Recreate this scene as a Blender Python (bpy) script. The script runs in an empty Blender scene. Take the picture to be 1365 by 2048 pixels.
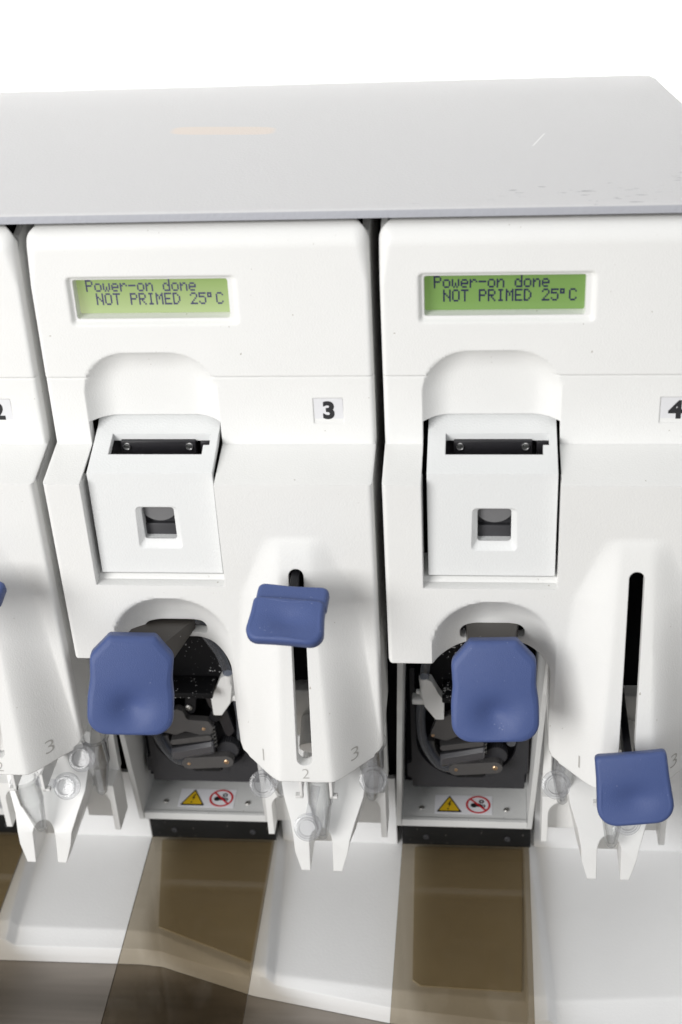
import bpy, bmesh, math, random
import numpy as np
from mathutils import Vector, Matrix
random.seed(7)
S = 0.01                                   # everything below is authored in centimetres
C = bpy.context.scene.collection
PI = math.pi
PITCH = 10.0

# ------------------------------------------------------------------ materials
def newmat(name):
    m = bpy.data.materials.new(name); m.use_nodes = True
    nt = m.node_tree; nt.nodes.clear()
    out = nt.nodes.new('ShaderNodeOutputMaterial')
    return m, nt, out

def plastic(name, col, rough=0.45, bump=0.0, bscale=900, bevel=0.0, spec=0.5, metallic=0.0, var=0.0,
            dirt=None, coat=0.0):
    """col: base colour. var: slow colour variation. dirt: (colour, threshold, scale) specks of dust."""
    m, nt, out = newmat(name)
    b = nt.nodes.new('ShaderNodeBsdfPrincipled')
    b.inputs['Roughness'].default_value = rough
    b.inputs['Metallic'].default_value = metallic
    b.inputs['Specular IOR Level'].default_value = spec
    b.inputs['Coat Weight'].default_value = coat
    tc = nt.nodes.new('ShaderNodeTexCoord')
    L = nt.links
    L.new(b.outputs[0], out.inputs[0])
    src = None
    rgb = nt.nodes.new('ShaderNodeRGB'); rgb.outputs[0].default_value = (*col, 1); src = rgb.outputs[0]
    if var:
        n = nt.nodes.new('ShaderNodeTexNoise'); n.inputs['Scale'].default_value = 35; n.inputs['Detail'].default_value = 5
        L.new(tc.outputs['Object'], n.inputs['Vector'])
        mr = nt.nodes.new('ShaderNodeMapRange'); mr.inputs[1].default_value = .3; mr.inputs[2].default_value = .7
        mr.inputs[3].default_value = 1 - var; mr.inputs[4].default_value = 1 + var
        L.new(n.outputs[0], mr.inputs[0])
        mx = nt.nodes.new('ShaderNodeVectorMath'); mx.operation = 'SCALE'
        L.new(src, mx.inputs[0]); L.new(mr.outputs[0], mx.inputs['Scale']); src = mx.outputs[0]
    if dirt:
        dc, th, sc = dirt
        n = nt.nodes.new('ShaderNodeTexNoise'); n.inputs['Scale'].default_value = sc; n.inputs['Detail'].default_value = 3
        L.new(tc.outputs['Object'], n.inputs['Vector'])
        n2 = nt.nodes.new('ShaderNodeTexNoise'); n2.inputs['Scale'].default_value = sc / 12
        L.new(tc.outputs['Object'], n2.inputs['Vector'])
        ad = nt.nodes.new('ShaderNodeMath'); ad.operation = 'MULTIPLY_ADD'; ad.inputs[1].default_value = .4
        L.new(n2.outputs[0], ad.inputs[0]); L.new(n.outputs[0], ad.inputs[2])
        mr = nt.nodes.new('ShaderNodeMapRange'); mr.inputs[1].default_value = th; mr.inputs[2].default_value = th + .03
        L.new(ad.outputs[0], mr.inputs[0])
        mx = nt.nodes.new('ShaderNodeMix'); mx.data_type = 'RGBA'
        L.new(mr.outputs[0], mx.inputs[0]); L.new(src, mx.inputs[6]); mx.inputs[7].default_value = (*dc, 1)
        src = mx.outputs[2]
    L.new(src, b.inputs['Base Color'])
    nrm = None
    if bevel:
        bv = nt.nodes.new('ShaderNodeBevel'); bv.inputs['Radius'].default_value = bevel * S; bv.samples = 4
        nrm = bv.outputs[0]
    if bump:
        n = nt.nodes.new('ShaderNodeTexNoise'); n.inputs['Scale'].default_value = bscale; n.inputs['Detail'].default_value = 2
        L.new(tc.outputs['Object'], n.inputs['Vector'])
        bp = nt.nodes.new('ShaderNodeBump'); bp.inputs['Strength'].default_value = bump; bp.inputs['Distance'].default_value = .0004
        L.new(n.outputs[0], bp.inputs['Height'])
        if nrm: L.new(nrm, bp.inputs['Normal'])
        nrm = bp.outputs[0]
    if nrm: L.new(nrm, b.inputs['Normal'])
    return m

M = {}
M['cover'] = plastic('textured_offwhite_plastic', (.80, .80, .788), .5, bump=.20, bscale=1900, bevel=.05, spec=.35, var=.014, dirt=((.50, .48, .44), .96, 650))
M['door'] = plastic('textured_cool_white_plastic', (.775, .785, .785), .5, bump=.22, bscale=1700, bevel=.04, spec=.35, var=.01)
M['white'] = plastic('smooth_white_plastic', (.82, .82, .81), .38, bump=.05, bevel=.05, spec=.5, var=.01)
M['housing'] = plastic('pump_tray_plastic', (.68, .685, .68), .45, bump=.15, bevel=.05, var=.02, dirt=((.42, .40, .36), .95, 900))
M['tray'] = plastic('drip_tray_plastic', (.79, .79, .79), .42, bump=.15, bscale=900, bevel=.06, var=.015)
M['well'] = plastic('brown_well_floor', (.62, .565, .44), .55, bump=.05, var=.06)
M['blue'] = plastic('blue_molded_plastic', (.060, .092, .235), .44, bump=.35, bscale=3500, bevel=.0, spec=.36, var=.06,
                    dirt=((.30, .34, .50), .965, 1500))
M['label'] = plastic('label_paper', (.72, .72, .74), .55)
M['sticker'] = plastic('sticker_paper', (.88, .88, .92), .4)
M['ink'] = plastic('black_ink', (.015, .015, .018), .5)
M['emboss'] = plastic('grey_embossed_ink', (.46, .45, .43), .5)
M['yellow'] = plastic('warning_yellow', (.80, .52, .02), .45)
M['red'] = plastic('warning_red', (.62, .02, .03), .45)
M['black'] = plastic('black_anodised_metal', (.010, .010, .012), .5, spec=.2, bump=.1)
M['liner'] = plastic('matt_black_liner', (.006, .006, .008), .85, spec=.15)
M['darkgrey'] = plastic('dark_grey_metal', (.040, .040, .044), .5, spec=.3, bump=.2, bscale=1500, bevel=.03, var=.1)
M['bar'] = plastic('black_latch_metal', (.020, .019, .022), .32, spec=.4, bevel=.03, bump=.15)
M['dusty'] = plastic('black_metal_with_dust', (.012, .012, .013), .5, dirt=((.28, .28, .28), .93, 900), spec=.2)
M['link'] = plastic('grey_pump_linkage', (.085, .082, .082), .42, bevel=.04, spec=.35, var=.1)
M['rblock'] = plastic('satin_grey_roller', (.07, .07, .078), .28, bevel=.03, spec=.8)
M['speck'] = plastic('black_block_with_white_specks', (.008, .008, .009), .6, spec=.15, dirt=((.6, .6, .6), .86, 900))
M['sensor'] = plastic('sensor_block_dark', (.05, .05, .055), .4, bevel=.03)
M['sensorlens'] = plastic('sensor_cylinder_grey', (.17, .17, .175), .5, bump=.1)
M['railm'] = plastic('black_rail_paint', (.010, .010, .010), .6, spec=.2, var=.3, dirt=((.12, .11, .10), .92, 500))
M['brass'] = plastic('brass_pin', (.62, .42, .26), .3, metallic=.9)
M['steel'] = plastic('steel_screw', (.45, .44, .42), .35, metallic=.9, var=.1)
M['arm'] = plastic('grey_lever_arm', (.062, .056, .050), .42, bevel=.04, var=.08, dirt=((.4, .4, .4), .95, 900))
M['table'] = None

def brushed():
    m, nt, out = newmat('brushed_steel_table')
    b = nt.nodes.new('ShaderNodeBsdfPrincipled'); nt.links.new(b.outputs[0], out.inputs[0])
    tc = nt.nodes.new('ShaderNodeTexCoord'); mp = nt.nodes.new('ShaderNodeMapping')
    mp.inputs['Scale'].default_value = (9, 420, 1)
    n = nt.nodes.new('ShaderNodeTexNoise'); n.inputs['Scale'].default_value = 1.2; n.inputs['Detail'].default_value = 6
    nt.links.new(tc.outputs['Object'], mp.inputs[0]); nt.links.new(mp.outputs[0], n.inputs[0])
    cr = nt.nodes.new('ShaderNodeMapRange'); cr.inputs[1].default_value = .3; cr.inputs[2].default_value = .7
    cr.inputs[3].default_value = .36; cr.inputs[4].default_value = .46
    nt.links.new(n.outputs[0], cr.inputs[0]); nt.links.new(cr.outputs[0], b.inputs['Roughness'])
    rp = nt.nodes.new('ShaderNodeMapRange'); rp.inputs[1].default_value = .25; rp.inputs[2].default_value = .75
    rp.inputs[3].default_value = .16; rp.inputs[4].default_value = .36
    n3 = nt.nodes.new('ShaderNodeTexNoise'); n3.inputs['Scale'].default_value = 14; n3.inputs['Detail'].default_value = 3; n3.inputs['Distortion'].default_value = 1.2
    mp3 = nt.nodes.new('ShaderNodeMapping'); mp3.inputs['Scale'].default_value = (.6, 2.2, 1); mp3.inputs['Rotation'].default_value = (0, 0, .25)
    nt.links.new(tc.outputs['Object'], mp3.inputs[0]); nt.links.new(mp3.outputs[0], n3.inputs[0])
    av = nt.nodes.new('ShaderNodeMath'); av.operation = 'MULTIPLY_ADD'; av.inputs[1].default_value = .18
    sb = nt.nodes.new('ShaderNodeMath'); sb.operation = 'MULTIPLY'; sb.inputs[1].default_value = .85
    nt.links.new(n3.outputs[0], sb.inputs[0]); nt.links.new(n.outputs[0], av.inputs[0]); nt.links.new(sb.outputs[0], av.inputs[2])
    nt.links.new(av.outputs[0], rp.inputs[0])
    cb = nt.nodes.new('ShaderNodeCombineColor')
    g_ = nt.nodes.new('ShaderNodeMath'); g_.operation = 'MULTIPLY'; g_.inputs[1].default_value = .90
    nt.links.new(rp.outputs[0], g_.inputs[0]); nt.links.new(rp.outputs[0], cb.inputs[0]); nt.links.new(g_.outputs[0], cb.inputs[1])
    mu = nt.nodes.new('ShaderNodeMath'); mu.operation = 'MULTIPLY'; mu.inputs[1].default_value = .80
    nt.links.new(rp.outputs[0], mu.inputs[0]); nt.links.new(mu.outputs[0], cb.inputs[2])
    nt.links.new(cb.outputs[0], b.inputs['Base Color'])
    b.inputs['Metallic'].default_value = .6
    bp = nt.nodes.new('ShaderNodeBump'); bp.inputs['Strength'].default_value = .06; bp.inputs['Distance'].default_value = .0002
    nt.links.new(n.outputs[0], bp.inputs['Height']); nt.links.new(bp.outputs[0], b.inputs['Normal'])
    return m
M['table'] = brushed()

def lidmat():
    """grey painted sheet metal with scuffs near the front right, one pinkish bar and one fine scratch"""
    m, nt, out = newmat('grey_painted_cabinet_top')
    b = nt.nodes.new('ShaderNodeBsdfPrincipled'); L = nt.links; L.new(b.outputs[0], out.inputs[0])
    b.inputs['Roughness'].default_value = .72; b.inputs['Specular IOR Level'].default_value = .3
    N = nt.nodes.new
    tc = N('ShaderNodeTexCoord'); sp = N('ShaderNodeSeparateXYZ'); L.new(tc.outputs['Object'], sp.inputs[0])
    def math_(op, a, b_=None, c=None):
        n = N('ShaderNodeMath'); n.operation = op
        for i, v in enumerate((a, b_, c)):
            if v is None: continue
            if isinstance(v, (int, float)): n.inputs[i].default_value = v
            else: L.new(v, n.inputs[i])
        return n.outputs[0]
    def rng(v, a, b_):
        n = N('ShaderNodeMapRange'); n.interpolation_type = 'SMOOTHSTEP'
        n.inputs[1].default_value = a; n.inputs[2].default_value = b_; L.new(v, n.inputs[0]); return n.outputs[0]
    X = math_('MULTIPLY', sp.outputs[0], 100); Y = math_('MULTIPLY', sp.outputs[1], 100)
    # scuffs: stretched noise, only near the front right
    mp = N('ShaderNodeMapping'); mp.inputs['Scale'].default_value = (150, 900, 1); L.new(tc.outputs['Object'], mp.inputs[0])
    n1 = N('ShaderNodeTexNoise'); n1.inputs['Scale'].default_value = 1; n1.inputs['Detail'].default_value = 4; L.new(mp.outputs[0], n1.inputs[0])
    n2 = N('ShaderNodeTexNoise'); n2.inputs['Scale'].default_value = 60; n2.inputs['Detail'].default_value = 2; L.new(tc.outputs['Object'], n2.inputs[0])
    zone = math_('MULTIPLY', rng(X, 9, 15), math_('SUBTRACT', 1, rng(Y, 1.5, 4.5)))
    sc = math_('MULTIPLY_ADD', n2.outputs[0], .35, n1.outputs[0])
    scuff = math_('MULTIPLY', rng(math_('MULTIPLY_ADD', zone, .12, sc), .945, .97), zone)
    # soft-edged pinkish bar blended into the base colour
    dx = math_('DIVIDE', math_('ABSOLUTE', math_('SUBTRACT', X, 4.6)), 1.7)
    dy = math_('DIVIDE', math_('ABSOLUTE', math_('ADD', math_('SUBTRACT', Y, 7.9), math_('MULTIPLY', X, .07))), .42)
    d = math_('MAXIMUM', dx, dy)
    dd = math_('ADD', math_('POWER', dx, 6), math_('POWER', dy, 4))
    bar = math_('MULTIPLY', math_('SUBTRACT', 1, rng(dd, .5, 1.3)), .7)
    # fine scratch from (14.39,5.55) to (14.75,6.6)
    t = math_('SUBTRACT', math_('SUBTRACT', X, 14.35), math_('MULTIPLY', math_('SUBTRACT', Y, 5.5), .33))
    scr = math_('MULTIPLY', math_('SUBTRACT', 1, rng(math_('ABSOLUTE', t), .01, .045)),
                math_('SUBTRACT', 1, rng(math_('ABSOLUTE', math_('SUBTRACT', Y, 6.0)), .5, .65)))
    def mixc(f, a, col):
        n = N('ShaderNodeMix'); n.data_type = 'RGBA'; L.new(f, n.inputs[0])
        if isinstance(a, tuple): n.inputs[6].default_value = (*a, 1)
        else: L.new(a, n.inputs[6])
        n.inputs[7].default_value = (*col, 1); return n.outputs[2]
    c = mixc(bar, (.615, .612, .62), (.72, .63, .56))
    c = mixc(scuff, c, (.34, .34, .36))
    c = mixc(math_('MULTIPLY', scr, .7), c, (.85, .85, .85))
    L.new(c, b.inputs['Base Color'])
    n = N('ShaderNodeTexNoise'); n.inputs['Scale'].default_value = 1100; L.new(tc.outputs['Object'], n.inputs[0])
    bv = N('ShaderNodeBevel'); bv.inputs['Radius'].default_value = .0008; bv.samples = 4
    bp = N('ShaderNodeBump'); bp.inputs['Strength'].default_value = .3; bp.inputs['Distance'].default_value = .0003
    L.new(n.outputs[0], bp.inputs['Height']); L.new(bv.outputs[0], bp.inputs['Normal']); L.new(bp.outputs[0], b.inputs['Normal'])
    return m
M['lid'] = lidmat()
M['lidedge'] = plastic('blue_grey_edge_paint', (.42, .43, .47), .5, bump=.4, bscale=900)

def clearmat(name, tint, diff, rough, ior=1.45, gl=1.0, edge=None):
    m, nt, out = newmat(name); L = nt.links; N = nt.nodes.new
    t = N('ShaderNodeBsdfTransparent'); t.inputs[0].default_value = (*tint, 1)
    if edge:
        lw0 = N('ShaderNodeLayerWeight'); lw0.inputs[0].default_value = .5
        p0 = N('ShaderNodeMath'); p0.operation = 'POWER'; p0.inputs[1].default_value = 2.5; L.new(lw0.outputs['Facing'], p0.inputs[0])
        mc = N('ShaderNodeMix'); mc.data_type = 'RGBA'; L.new(p0.outputs[0], mc.inputs[0]); mc.inputs[6].default_value = (*tint, 1); mc.inputs[7].default_value = (edge, edge, edge * 1.03, 1); L.new(mc.outputs[2], t.inputs[0])
    g = N('ShaderNodeBsdfGlossy'); g.inputs['Roughness'].default_value = rough
    lw = N('ShaderNodeLayerWeight'); lw.inputs[0].default_value = .5
    pw_ = N('ShaderNodeMath'); pw_.operation = 'POWER'; pw_.inputs[1].default_value = 3.5; L.new(lw.outputs['Facing'], pw_.inputs[0])
    fr = N('ShaderNodeMath'); fr.operation = 'MULTIPLY_ADD'; fr.inputs[1].default_value = .9; fr.inputs[2].default_value = .04; L.new(pw_.outputs[0], fr.inputs[0])
    mu = N('ShaderNodeMath'); mu.operation = 'MULTIPLY'; mu.inputs[1].default_value = gl; mu.use_clamp = True
    L.new(fr.outputs[0], mu.inputs[0])
    a = N('ShaderNodeMixShader'); L.new(mu.outputs[0], a.inputs[0]); L.new(t.outputs[0], a.inputs[1]); L.new(g.outputs[0], a.inputs[2])
    d = N('ShaderNodeBsdfTranslucent'); d.inputs[0].default_value = (.8, .8, .82, 1)
    df = N('ShaderNodeBsdfDiffuse'); df.inputs[0].default_value = (.8, .8, .82, 1)
    dm = N('ShaderNodeMixShader'); dm.inputs[0].default_value = .5; L.new(d.outputs[0], dm.inputs[1]); L.new(df.outputs[0], dm.inputs[2])
    o = N('ShaderNodeMixShader'); o.inputs[0].default_value = diff; L.new(a.outputs[0], o.inputs[1]); L.new(dm.outputs[0], o.inputs[2])
    L.new(o.outputs[0], out.inputs[0])
    return m
M['tube'] = clearmat('clear_polypropylene', (.965, .97, .97), .09, .05, 1.5, 1.0, .32)
M['lidclear'] = clearmat('frosted_clear_lid', (.94, .945, .955), .16, .07, 1.5, .8, .6)
M['hose'] = clearmat('translucent_hose', (.5, .56, .68), .16, .25)
M['tint'] = clearmat('brown_tinted_acrylic', (.705, .665, .595), .0, .06, 1.45, .7)
M['tintedge'] = plastic('dark_acrylic_edge', (.05, .042, .03), .3)
M['screwring'] = plastic('polished_screw', (.7, .7, .7), .25, metallic=1.0)

def lcdmat(name, c0, c1, strength):
    m, nt, out = newmat(name); L = nt.links; N = nt.nodes.new
    tc = N('ShaderNodeTexCoord'); sp = N('ShaderNodeSeparateXYZ'); L.new(tc.outputs['Object'], sp.inputs[0])
    mr = N('ShaderNodeMapRange'); mr.inputs[1].default_value = .029; mr.inputs[2].default_value = .018; L.new(sp.outputs[2], mr.inputs[0])
    mx = N('ShaderNodeMix'); mx.data_type = 'RGBA'; L.new(mr.outputs[0], mx.inputs[0])
    mx.inputs[6].default_value = (*c0, 1); mx.inputs[7].default_value = (*c1, 1)
    e = N('ShaderNodeEmission'); e.inputs[1].default_value = strength; L.new(mx.outputs[2], e.inputs[0])
    b = N('ShaderNodeBsdfPrincipled'); b.inputs['Base Color'].default_value = (.10, .17, .05, 1); b.inputs['Roughness'].default_value = .25
    a = N('ShaderNodeAddShader'); L.new(e.outputs[0], a.inputs[0]); L.new(b.outputs[0], a.inputs[1]); L.new(a.outputs[0], out.inputs[0])
    return m
M['lcd'] = lcdmat('green_backlit_lcd', (.10, .185, .042), (.145, .245, .07), .78)
M['lcd_pale'] = lcdmat('pale_green_backlit_lcd', (.23, .30, .105), (.46, .50, .29), .85)  # washed-out glare put into the display colours, paler towards the bottom
M['lcdink'] = plastic('lcd_segments', (.012, .012, .06), .6)
M['lcdink_pale'] = plastic('faint_lcd_segments', (.07, .07, .14), .6)

# ------------------------------------------------------------------ mesh helpers
def finish(me, angle=32):
    bm = bmesh.new(); bm.from_mesh(me)
    for f in bm.faces: f.smooth = True
    ca = math.radians(angle)
    for e in bm.edges:
        if len(e.link_faces) == 2 and e.calc_face_angle(0) > ca: e.smooth = False
        elif len(e.link_faces) != 2: e.smooth = False
    bm.to_mesh(me); bm.free()

def mesh(name, bm, mats, parent=None, recalc=True, angle=32):
    if recalc: bmesh.ops.recalc_face_normals(bm, faces=bm.faces)
    bmesh.ops.scale(bm, vec=(S, S, S), verts=bm.verts)
    me = bpy.data.meshes.new(name); bm.to_mesh(me); bm.free()
    if not isinstance(mats, (list, tuple)): mats = [mats]
    for m in mats: me.materials.append(m)
    finish(me, angle)
    o = bpy.data.objects.new(name, me); C.objects.link(o)
    if parent: o.parent = parent
    return o

def box(bm, x0, x1, y0, y1, z0, z1, mi=0, bev=0.0, seg=2):
    vs = [bm.verts.new((x, y, z)) for x in (x0, x1) for y in (y0, y1) for z in (z0, z1)]
    fs = [bm.faces.new([vs[i] for i in q]) for q in ((0, 1, 3, 2), (4, 6, 7, 5), (0, 4, 5, 1), (2, 3, 7, 6), (0, 2, 6, 4), (1, 5, 7, 3))]
    for f in fs: f.material_index = mi
    if bev:
        es = list({e for f in fs for e in f.edges})
        r = bmesh.ops.bevel(bm, geom=es, offset=bev, segments=seg, affect='EDGES', profile=.5)
        for f in r['faces']: f.material_index = mi
    return vs

def prism(bm, pts, a, b, axis='y', mi=0, M4=None):
    """pts 2D; axis y: (x,z) extruded y a..b; axis z: (x,y); axis x: (y,z)"""
    def P(p, t):
        v = {'y': (p[0], t, p[1]), 'z': (p[0], p[1], t), 'x': (t, p[0], p[1])}[axis]
        return (M4 @ Vector(v)) if M4 else v
    A = [bm.verts.new(P(p, a)) for p in pts]; B = [bm.verts.new(P(p, b)) for p in pts]
    n = len(pts); fs = [bm.faces.new(A), bm.faces.new(B[::-1])]
    for i in range(n): fs.append(bm.faces.new((A[i], B[i], B[(i + 1) % n], A[(i + 1) % n])))
    for f in fs: f.material_index = mi
    return fs

def loft(bm, secs, mi=0):
    R = [[bm.verts.new(p) for p in s] for s in secs]; n = len(secs[0]); fs = []
    for a, b in zip(R, R[1:]):
        for i in range(n): fs.append(bm.faces.new((a[i], a[(i + 1) % n], b[(i + 1) % n], b[i])))
    fs += [bm.faces.new(R[0][::-1]), bm.faces.new(R[-1])]
    for f in fs: f.material_index = mi
    return fs

def frame(axis):
    w = Vector(axis).normalized(); u = w.orthogonal().normalized(); v = w.cross(u)
    return u, v, w

def cyl(bm, p0, p1, r0, r1=None, n=24, mi=0, caps=True):
    r1 = r0 if r1 is None else r1
    p0, p1 = Vector(p0), Vector(p1); u, v, w = frame(p1 - p0)
    A = [bm.verts.new(p0 + (u * math.cos(2 * PI * i / n) + v * math.sin(2 * PI * i / n)) * r0) for i in range(n)]
    B = [bm.verts.new(p1 + (u * math.cos(2 * PI * i / n) + v * math.sin(2 * PI * i / n)) * r1) for i in range(n)]
    fs = [bm.faces.new((A[i], A[(i + 1) % n], B[(i + 1) % n], B[i])) for i in range(n)]
    if caps: fs += [bm.faces.new(A[::-1]), bm.faces.new(B)]
    for f in fs: f.material_index = mi

def lathe(bm, p0, axis, prof, n=28, mi=0, close=False):
    p0 = Vector(p0); u, v, w = frame(axis); R = []
    for r, h in prof:
        if r < 1e-5: R.append([bm.verts.new(p0 + w * h)])
        else: R.append([bm.verts.new(p0 + w * h + (u * math.cos(2 * PI * i / n) + v * math.sin(2 * PI * i / n)) * r) for i in range(n)])
    prs = list(zip(R, R[1:]))
    if close: prs.append((R[-1], R[0]))
    for a, b in prs:
        for i in range(n):
            j = (i + 1) % n
            if len(a) == 1 and len(b) == 1: continue
            if len(a) == 1: f = bm.faces.new((a[0], b[j], b[i]))
            elif len(b) == 1: f = bm.faces.new((a[i], a[j], b[0]))
            else: f = bm.faces.new((a[i], a[j], b[j], b[i]))
            f.material_index = mi

def pipe(bm, pts, r, n=12, mi=0, sub=6):
    P = [Vector(p) for p in pts]; Q = []
    for i in range(len(P) - 1):
        a, b, c, d = P[max(i - 1, 0)], P[i], P[i + 1], P[min(i + 2, len(P) - 1)]
        for k in range(sub):
            t = k / sub
            Q.append(.5 * ((2 * b) + (c - a) * t + (2 * a - 5 * b + 4 * c - d) * t * t + (-a + 3 * b - 3 * c + d) * t ** 3))
    Q.append(P[-1]); R = []; up = None
    for i, q in enumerate(Q):
        t = (Q[min(i + 1, len(Q) - 1)] - Q[max(i - 1, 0)]).normalized()
        if up is None: up = t.orthogonal().normalized()
        up = (up - t * up.dot(t)).normalized(); v = t.cross(up)
        R.append([bm.verts.new(q + (up * math.cos(2 * PI * k / n) + v * math.sin(2 * PI * k / n)) * r) for k in range(n)])
    for a, b in zip(R, R[1:]):
        for k in range(n):
            f = bm.faces.new((a[k], a[(k + 1) % n], b[(k + 1) % n], b[k])); f.material_index = mi
    bm.faces.new(R[0][::-1]).material_index = mi; bm.faces.new(R[-1]).material_index = mi

def rpoly(pts, rad, n=6):
    """round the corners of a polygon; rad is a number or a list"""
    out = []; N = len(pts)
    for i, p in enumerate(pts):
        r = rad[i] if isinstance(rad, (list, tuple)) else rad
        p = Vector(p); a = Vector(pts[i - 1]) - p; b = Vector(pts[(i + 1) % N]) - p
        if r <= 0: out.append(tuple(p)); continue
        la, lb = a.length, b.length; a.normalize(); b.normalize()
        ang = a.angle(b); d = min(r / math.tan(ang / 2), la * .49, lb * .49); rr = d * math.tan(ang / 2)
        c = p + (a + b).normalized() * (rr / math.sin(ang / 2))
        s = p + a * d - c; e = p + b * d - c
        a0 = math.atan2(s.y, s.x); a1 = math.atan2(e.y, e.x); da = (a1 - a0 + PI) % (2 * PI) - PI
        for k in range(n + 1):
            t = a0 + da * k / n; out.append((c.x + rr * math.cos(t), c.y + rr * math.sin(t)))
    return out

def boolean(o, cutters, op='DIFFERENCE'):
    """apply boolean cuts, cutters are (bmesh) consumed here"""
    for cb in cutters:
        bmesh.ops.recalc_face_normals(cb, faces=cb.faces)
        bmesh.ops.scale(cb, vec=(S * 100,) * 3, verts=cb.verts)
        me = bpy.data.meshes.new('cut'); cb.to_mesh(me); cb.free()
        co = bpy.data.objects.new('cut', me); C.objects.link(co)
        co.scale = (S, S, S)
        md = o.modifiers.new('b', 'BOOLEAN'); md.operation = op; md.object = co; md.solver = 'EXACT'
        bpy.context.view_layer.update()
        dg = bpy.context.evaluated_depsgraph_get()
        nm = bpy.data.meshes.new_from_object(o.evaluated_get(dg))
        o.modifiers.clear(); o.data = nm
        bpy.data.objects.remove(co)
    finish(o.data)
    return o

def bm_(): return bmesh.new()

def textmesh(txt, size, offset=0.0, extrude=0.0, align='CENTER'):
    cu = bpy.data.curves.new('t', 'FONT'); cu.body = txt; cu.size = size; cu.offset = offset; cu.extrude = extrude
    cu.align_x = align; cu.align_y = 'CENTER'; cu.resolution_u = 6
    o = bpy.data.objects.new('t', cu); C.objects.link(o)
    bpy.context.view_layer.update()
    me = bpy.data.meshes.new_from_object(o.evaluated_get(bpy.context.evaluated_depsgraph_get()))
    bpy.data.objects.remove(o)
    return me

def thing(name, label, cat, loc=(0, 0, 0), group=None):
    o = bpy.data.objects.new(name, None); C.objects.link(o)
    o.location = Vector(loc) * S; o['label'] = label; o['category'] = cat; o.empty_display_size = .01
    if group: o['group'] = group
    return o
def tag(o, label, cat, group=None):
    o['label'] = label; o['category'] = cat
    if group: o['group'] = group
    return o

# ------------------------------------------------------------------ front cover of a module (height field)
WID = 9.73
def sstep(a, b, x):
    t = np.clip((x - a) / (b - a), 0, 1); return t * t * (3 - 2 * t)
def rr_inside(x, z, x0, x1, z0, z1, r):
    """distance inside a rounded rectangle (positive inside)"""
    cx, cz = (x0 + x1) / 2, (z0 + z1) / 2; hx, hz = (x1 - x0) / 2 - r, (z1 - z0) / 2 - r
    qx, qz = np.abs(x - cx) - hx, np.abs(z - cz) - hz
    return -(np.hypot(np.maximum(qx, 0), np.maximum(qz, 0)) + np.minimum(np.maximum(qx, qz), 0) - r)
NX = 7.33
def face_y(x, z, edges=True):
    x = np.asarray(x, float); z = np.asarray(z, float)
    zz = [-14, -2.53, -2.21, 0, 4.0, 6]; yy = [-1.87, -1.87, -.04, .04, .2, .28]
    y = np.interp(z, zz, yy)
    # soft blend of the two bends
    y = y + 0
    # upper panel stands a hair proud, groove at the seam
    oh = 1 - sstep(-.02, .1, rr_inside(x, z, 1.13, 5.12, -8, .78, 1.35))
    y = y - .035 * sstep(-.01, .01, z) * oh
    y = y + .05 * np.exp(-((z + 0.01) / .025) ** 2) * oh
    # nose that carries the slot
    s = np.clip((-4.35 - z) / 8.35, 0, 1)
    pr = 1.43 * (s ** .8)
    hw = .42 + .42 * s                     # half width of the flat middle
    ew = np.interp(s, [0, .25, 1], [.9, 1.75, 2.36])
    d = np.abs(x - NX)
    k = 1 - np.clip((d - hw) / (ew - hw), 0, 1)
    k = np.where(x > NX, k, k)
    ks = k * k * (3 - 2 * k) * .45 + k * .55
    y = y - pr * ks * (z < -4.35)
    # hood above the door
    di = rr_inside(x, z, 1.13, 5.12, -8, .78, 1.35)
    t = np.clip(di / .85, 0, 1); hood = .47 * (1 - (1 - t) ** 2.2)
    y = y + hood * (z > -2.2)
    # scoop around the pump lever
    da = rr_inside(x, z, 1.36, 5.12, -16, -6.62, 1.75)
    sc = .98 * (1 - (1 - np.clip(da / 1.35, 0, 1)) ** 1.7)
    y = y + sc
    # chamfered bezel round the display
    db = rr_inside(x, z, 1.05, 5.98, 1.62, 3.14, .16)
    y = y + .13 * sstep(0, .14, db)
    # recess for the number label
    dl = rr_inside(x, z, 7.92, 8.83, -1.53, -.69, .02)
    y = y + .03 * sstep(0, .02, dl)
    if edges:
        r = np.interp(z, [2.8, 4.2], [.14, .42])
        for e in (x, WID - x):
            t = np.clip((r - e) / r, 0, 1)
            y = y + r * (1 - np.sqrt(np.clip(1 - t * t, 0, 1)))
        t = np.clip((z - 3.87) / .62, 0, 1)
        y = y + .62 * (1 - np.sqrt(np.clip(1 - t * t, 0, 1)))
    return y

def lin(a, b, s): return list(np.linspace(a, b, max(2, int(round((b - a) / s)) + 1)))
def uniq(l):
    l = sorted(l); o = [l[0]]
    for v in l[1:]:
        if v - o[-1] > .008: o.append(v)
    return np.array(o)

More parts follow.
